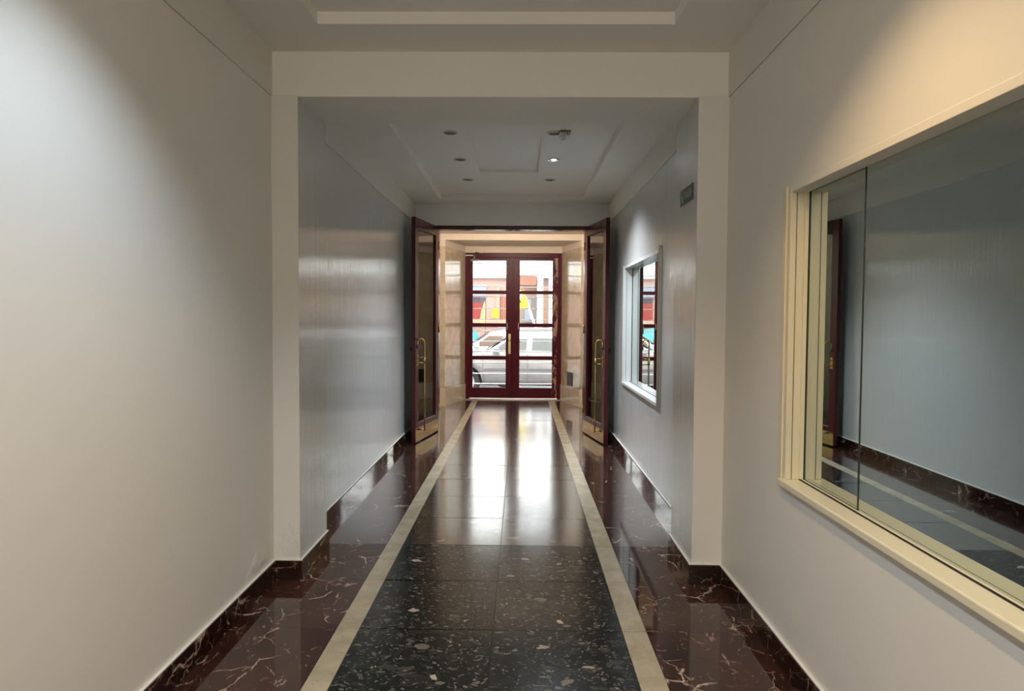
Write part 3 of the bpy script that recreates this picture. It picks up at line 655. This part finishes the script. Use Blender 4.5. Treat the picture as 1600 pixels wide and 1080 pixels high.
M['peach'] = mat('peach', (0.36, 0.20, 0.14), 0.5); M['grey_blue'] = mat('grey_blue', (0.18, 0.19, 0.23), 0.4); M['door_grey'] = mat('door_grey', (0.15, 0.12, 0.105), 0.5)
MB().box(-12, 12, 0, 3, G, 9.5).build('wall', 'stucco_white', bl)
fb(-11, 11, S(0, 430)[1], S(0, 427)[1], 0.16, 'cornice', 'stucco_white', 0.01)
fb(-11, 11, G+0.12, S(0, 431)[1], 0.03, 'lower_wall', 'stucco_pink')
def P(px0, px1, y0, y1, t, nm, m, bev=0.0, y=0.03):
    (a, z1), (c, z0) = S(px0, y0), S(px1, y1); return fb(a, c, z0, z1, t, nm, m, bev, y)
P(700, 760, 445, 463, 0.10, 'sign_board', 'grey_blue', 0.005)
P(722, 759, 463, 500, 0.02, 'shop_opening', 'dark_shop'); P(722, 753, 473, 500, 0.03, 'red_shutter', 'red_shop', 0, 0.04)
P(776, 781, 447, 507, 0.08, 'pilaster', 'peach', 0.01); P(782, 808, 463, 507, 0.03, 'red_brown_panel', 'brown_panel', 0.004)
P(769, 780, 483, 497, 0.01, 'poster', 'yellow', 0, 0.12); P(700, 800, 500, 506, 0.12, 'ledge', 'peach', 0.01)
P(814, 838, 463, 505, 0.05, 'wooden_door', 'door_grey', 0.01); P(820, 830, 468, 503, 0.02, 'door_panel', 'grey_blue', 0.01, 0.08)
P(839, 848, 430, 512, 0.25, 'column', 'stucco_col', 0.02); P(849, 856, 447, 510, 0.04, 'peach_panel', 'peach', 0.005); P(857, 872, 432, 515, 0.2, 'column', 'stucco_col', 0.02)
for i in range(6):
    P(560+i*26, 580+i*26, 380, 420, 0.03, 'window', 'grey_blue', 0.01, 0.0)
for i in range(7):
    P(790+i*26, 808+i*26, 290, 330, 0.03, 'window', 'grey_blue', 0.01, 0.0)
P(812, 838, 431, 447, 0.35, 'awning', 'brown_panel', 0.01)
# curved yellow banner in front of the shop
yb = empty('banner', (S(757, 500, 21.9)[0], 21.9, G+0.12)); tag(yb, 'curved pale yellow banner standing by the dark shop across the street', 'banner')
bn = MB(); N = 10
zb0, zb1 = S(0, 500, 21.9)[1]-(G+0.12), S(0, 467, 21.9)[1]-(G+0.12)
pts = [(0.02 + 0.0*t, zb0+(zb1-zb0)*t) for t in [i/N for i in range(N+1)]] + [(-0.13*math.sin(math.pi*0.5*(1-t))-0.01, zb0+(zb1-zb0)*t) for t in [1-i/N for i in range(N+1)]]
bn.prism(pts, 1, -0.01, 0.01); bn.build('cloth', 'pale_yellow', yb)
MB().tube([(0.025, 0, 0), (0.025, 0, zb1+0.05)], 0.012, 8).build('pole', 'black', yb)
# yellow road sign on a leaning pole
sy = 20.9; bx_, bz_ = S(836, 515, sy); sx_, sz_ = S(824, 479, sy)
ln = math.atan2(bx_-sx_, sz_-bz_)
base_x = sx_ + math.tan(ln)*(sz_-G)
rs = empty('road_sign', (base_x, 21.45, G+0.12)); tag(rs, 'tilted yellow square road sign on a leaning white pole across the street', 'road sign')
Lp = (sz_-G-0.12)/math.cos(ln); 
pv = empty('pivot'); bpy.data.objects.remove(pv)
def rot2(p, a): return (p[0]*math.cos(a)-p[1]*math.sin(a), p[0]*math.sin(a)+p[1]*math.cos(a))
dirp = (-math.sin(ln), math.cos(ln))
MB().tube([(0, 0, 0), (dirp[0]*(Lp+0.3), 0, dirp[1]*(Lp+0.3))], 0.035, 10).build('pole', 'white_metal', rs)
sq = [rot2(p, ln) for p in ((-0.52, 0), (0.02, 0), (0.02, 0.53), (-0.52, 0.53))]
sq = [(p[0]+dirp[0]*Lp, p[1]+dirp[1]*Lp) for p in sq]
MB().prism(sq, 1, -0.06, -0.04).build('sign_plate', 'yellow', rs)
for u0, u1, w0, w1 in ((-0.20, -0.17, 0.16, 0.32), (-0.27, -0.11, 0.32, 0.35), (-0.36, -0.33, 0.20, 0.34)):
    q = [rot2(p, ln) for p in ((u0, w0), (u1, w0), (u1, w1), (u0, w1))]
    MB().prism([(p[0]+dirp[0]*Lp, p[1]+dirp[1]*Lp) for p in q], 1, -0.064, -0.06).build('symbol_stroke', 'black', rs)
# teal recycling container
tc = empty('recycling_bin', (-1.78, 21.75, G+0.12)); tag(tc, 'teal domed recycling container across the street behind the cars', 'recycling bin')
M['teal'] = mat('teal_plastic', (0.02, 0.22, 0.23), 0.4)
MB().lathe([(0.48, 0.0), (0.52, 0.3), (0.52, 0.95), (0.45, 1.22), (0.28, 1.38), (0.02, 1.43)], 28).build('body', 'teal', tc)
MB().lathe([(0.10, -0.03), (0.10, 0.02)], 18, (0, -0.50, 1.05), 'y').build('opening', 'black', tc)

# ------------------------------------------------------------------ cars
M['tyre'] = mat('tyre', (0.02, 0.02, 0.02), 0.7); M['rim'] = mat('alloy_rim', (0.55, 0.55, 0.56), 0.3, 0.9); M['seam'] = mat('seam', (0.06, 0.06, 0.07), 0.6)
M['moulding'] = mat('moulding', (0.13, 0.13, 0.14), 0.45); M['car_window'] = mat('car_window', (0.10, 0.11, 0.11), 0.06, 0.0, 0.9)
def carpaint(name, c): return mat(name, c, 0.28, 0.35, 0.5, 0.8, 0.05)
M['silver'] = carpaint('silver_car_paint', (0.30, 0.285, 0.295)); M['white_car'] = carpaint('white_car_paint', (0.60, 0.60, 0.60)); M['lamp_glass'] = mat('headlamp', (0.7, 0.72, 0.75), 0.1, 0.3)
def car(name, paintm, loc, label, winm='car_window'):
    r = empty(name, loc); tag(r, label, 'car')
    st_ = [(-2.22, 0.42, 0.74), (-2.12, 0.30, 0.86), (-1.7, 0.27, 0.95), (-1.1, 0.27, 1.02), (-0.80, 0.27, 1.07), (-0.55, 0.27, 1.25), (-0.24, 0.27, 1.44), (0.1, 0.27, 1.50), (0.8, 0.27, 1.52), (1.5, 0.27, 1.49), (1.95, 0.27, 1.42), (2.12, 0.30, 1.10), (2.22, 0.36, 0.95), (2.25, 0.45, 0.70)]
    b = MB(); secs = []
    for x, zb, zt in st_:
        e = 0.92 if abs(x) > 2.0 else 1.0
        zs = min(1.04, zt-0.03)
        g = max(0.0, min(1.0, (zt-1.04)/0.4))
        half = [(0.74*e, zb), (0.84*e, zb+0.10), (0.86*e, 0.62), (0.84*e, zs-0.06 if zs-0.06 > 0.62 else 0.64), (0.80*e, zs), ((0.79-0.13*g)*e, max(zs+0.005, zt-0.07)), (0.56*e, zt-0.015 if zt-0.015 > zs+0.006 else zs+0.008), (0.0, zt)]
        secs.append([(x, -y, z) for y, z in half] + [(x, y, z) for y, z in reversed(half[:-1])])
    n = len(secs[0]); vs = [p for s in secs for p in s]
    fs = [(i*n+k, i*n+(k+1) % n, (i+1)*n+(k+1) % n, (i+1)*n+k) for i in range(len(secs)-1) for k in range(n)]
    fs += [tuple(range(n)), tuple((len(secs)-1)*n+k for k in range(n-1, -1, -1))]
    b.add(vs, fs, 0, True); body = b.build('body', paintm, r)
    c = MB()
    for xw in (-1.29, 1.40): c.lathe([(0.385, -1.2), (0.385, 1.2)], 32, (xw, 0, 0.335), 'y')
    co = c.build('cutter', 'seam', r); bpy.context.view_layer.update(); cut(body, co)
    MB().box(-1.95, 1.95, -0.60, 0.60, 0.25, 0.8).build('underbody', 'black', r)
    for xw in (-1.29, 1.40):
        for s in (-1, 1):
            w = MB().lathe([(0.20, s*0.66), (0.31, s*0.66), (0.335, s*0.70), (0.335, s*0.80), (0.31, s*0.835), (0.215, s*0.83)], 30, (xw, 0, 0.335), 'y', closed=True).build('wheel', 'tyre', r)
            MB().lathe([(0.215, s*0.74), (0.215, s*0.825), (0.19, s*0.80), (0.07, s*0.80), (0.05, s*0.825), (0.001, s*0.825)], 24, (xw, 0, 0.335), 'y').build('rim', 'rim', w)
    # side glass: quads following the tumblehome
    def side_y(z): return 0.80 - 0.14*max(0, (z-1.04)/0.39)
    def pane(pts, nm='side_window'):
        for s in (-1, 1):
            q = [(x, s*(side_y(z)+0.010), z) for x, z in pts]; q2 = [(x, s*(side_y(z)-0.02), z) for x, z in pts]; k = len(pts)
            MB().add(q+q2, [tuple(range(k)), tuple(range(2*k-1, k-1, -1))] + [(i, (i+1) % k, k+(i+1) % k, k+i) for i in range(k)]).build(nm, winm, r)
    pane([(-0.66, 1.07), (0.12, 1.06), (0.15, 1.345), (-0.26, 1.345)]); pane([(0.255, 1.06), (1.05, 1.07), (1.02, 1.36), (0.27, 1.36)]); pane([(1.14, 1.08), (1.78, 1.12), (1.66, 1.35), (1.12, 1.36)])
    MB().add([(-0.80, -0.70, 1.09), (-0.80, 0.70, 1.09), (-0.26, 0.60, 1.445), (-0.26, -0.60, 1.445), (-0.83, -0.70, 1.10), (-0.83, 0.70, 1.10), (-0.29, 0.60, 1.455), (-0.29, -0.60, 1.455)], [(0, 1, 2, 3), (7, 6, 5, 4), (0, 4, 5, 1), (1, 5, 6, 2), (2, 6, 7, 3), (3, 7, 4, 0)]).build('windscreen', winm, r)
    for s in (-1, 1):
        y0, y1 = sorted((s*0.855, s*0.868))
        for xs_ in (-0.89, 0.155, 1.08): MB().box(xs_-0.004, xs_+0.004, y0, y1, 0.34, 1.0).build('door_seam', 'seam', r)
        y0, y1 = sorted((s*0.85, s*0.885))
        for a, c_ in ((-0.86, 0.13), (0.18, 1.05)): MB().box(a, c_, y0, y1, 0.60, 0.665).build('side_moulding', 'moulding', r, 0.01)
        for xh in (-0.03, 0.92): MB().box(xh-0.07, xh+0.05, y0, y1, 0.80, 0.825).build('door_handle', 'moulding', r, 0.008)
        mr = MB().box(-0.66, -0.50, min(s*0.84, s*1.0), max(s*0.84, s*1.0), 1.02, 1.14).build('wing_mirror', paintm, r, 0.02)
        MB().tube([(-0.1, s*0.62, 1.50), (0.0, s*0.62, 1.545), (1.5, s*0.62, 1.54), (1.6, s*0.62, 1.48)], 0.014, 8).build('roof_rail', 'moulding', r)
        MB().box(-2.16, -2.0, min(s*0.5, s*0.78), max(s*0.5, s*0.78), 0.66, 0.80).build('headlamp', 'lamp_glass', r, 0.02)
    return r
car('car', 'silver', (0.0, 17.35, G), 'silver car parked at the kerb outside the street door')
M['brown_glass'] = mat('brown_tinted_glass', (0.10, 0.055, 0.04), 0.1, 0, 0.7)
car('car', 'white_car', (-0.62, 20.0, G), 'white car parked across the street behind the silver car', 'brown_glass')

# motorcycle parked between the cars, seen over the silver bonnet
mc = empty('motorcycle', (-1.05, 18.60, G)); tag(mc, 'black motorcycle parked behind the silver car bonnet', 'motorcycle')
for xw in (-0.62, 0.62):
    w = MB(); w.lathe([(0.24, -0.05), (0.29, -0.055), (0.31, 0), (0.29, 0.055), (0.24, 0.05)], 24, (xw, 0, 0.31), 'y', closed=True); w.build('wheel', 'tyre', mc)
    MB().lathe([(0.24, -0.03), (0.22, 0.0), (0.24, 0.03), (0.245, 0.0)], 20, (xw, 0, 0.31), 'y', closed=True).build('rim', 'rim', mc)
MB().prism([(-0.25, 0.72), (-0.18, 0.96), (0.08, 0.98), (0.20, 0.78)], 1, -0.13, 0.13).build('fuel_tank', 'black', mc, 0.03)
MB().prism([(0.15, 0.74), (0.18, 0.84), (0.75, 0.92), (0.72, 0.80)], 1, -0.13, 0.13).build('seat', 'black', mc, 0.02)
MB().prism([(-0.25, 0.28), (-0.28, 0.62), (0.22, 0.66), (0.25, 0.28)], 1, -0.14, 0.14).build('engine', 'moulding', mc, 0.02)
for s in (-1, 1):
    MB().tube([(-0.62, s*0.09, 0.31), (-0.36, s*0.09, 0.98)], 0.022, 8).build('fork', 'rim', mc)
    MB().tube([(-0.34, s*0.05, 1.02), (-0.34, s*0.25, 1.10), (-0.22, s*0.38, 1.10)], 0.014, 8).build('handlebar', 'black', mc)
    MB().tube([(-0.30, s*0.27, 1.10), (-0.32, s*0.33, 1.34)], 0.008, 6).build('mirror_stalk', 'black', mc)
    MB().lathe([(0.005, -0.01), (0.06, -0.008), (0.06, 0.008), (0.005, 0.01)], 14, (-0.32, s*0.33, 1.38), 'x').build('mirror', 'black', mc)
    MB().tube([(0.62, s*0.1, 0.31), (0.1, s*0.1, 0.42)], 0.025, 8).build('swing_arm', 'moulding', mc)
MB().prism([(-0.52, 1.00), (-0.40, 1.36), (-0.36, 1.36), (-0.40, 1.0)], 1, -0.17, 0.17).build('windshield', 'moulding', mc, 0.01)
MB().lathe([(0.09, -0.50), (0.10, -0.42), (0.04, -0.36)], 18, (0, 0, 0.93), 'x').build('headlamp', 'lamp_glass', mc)
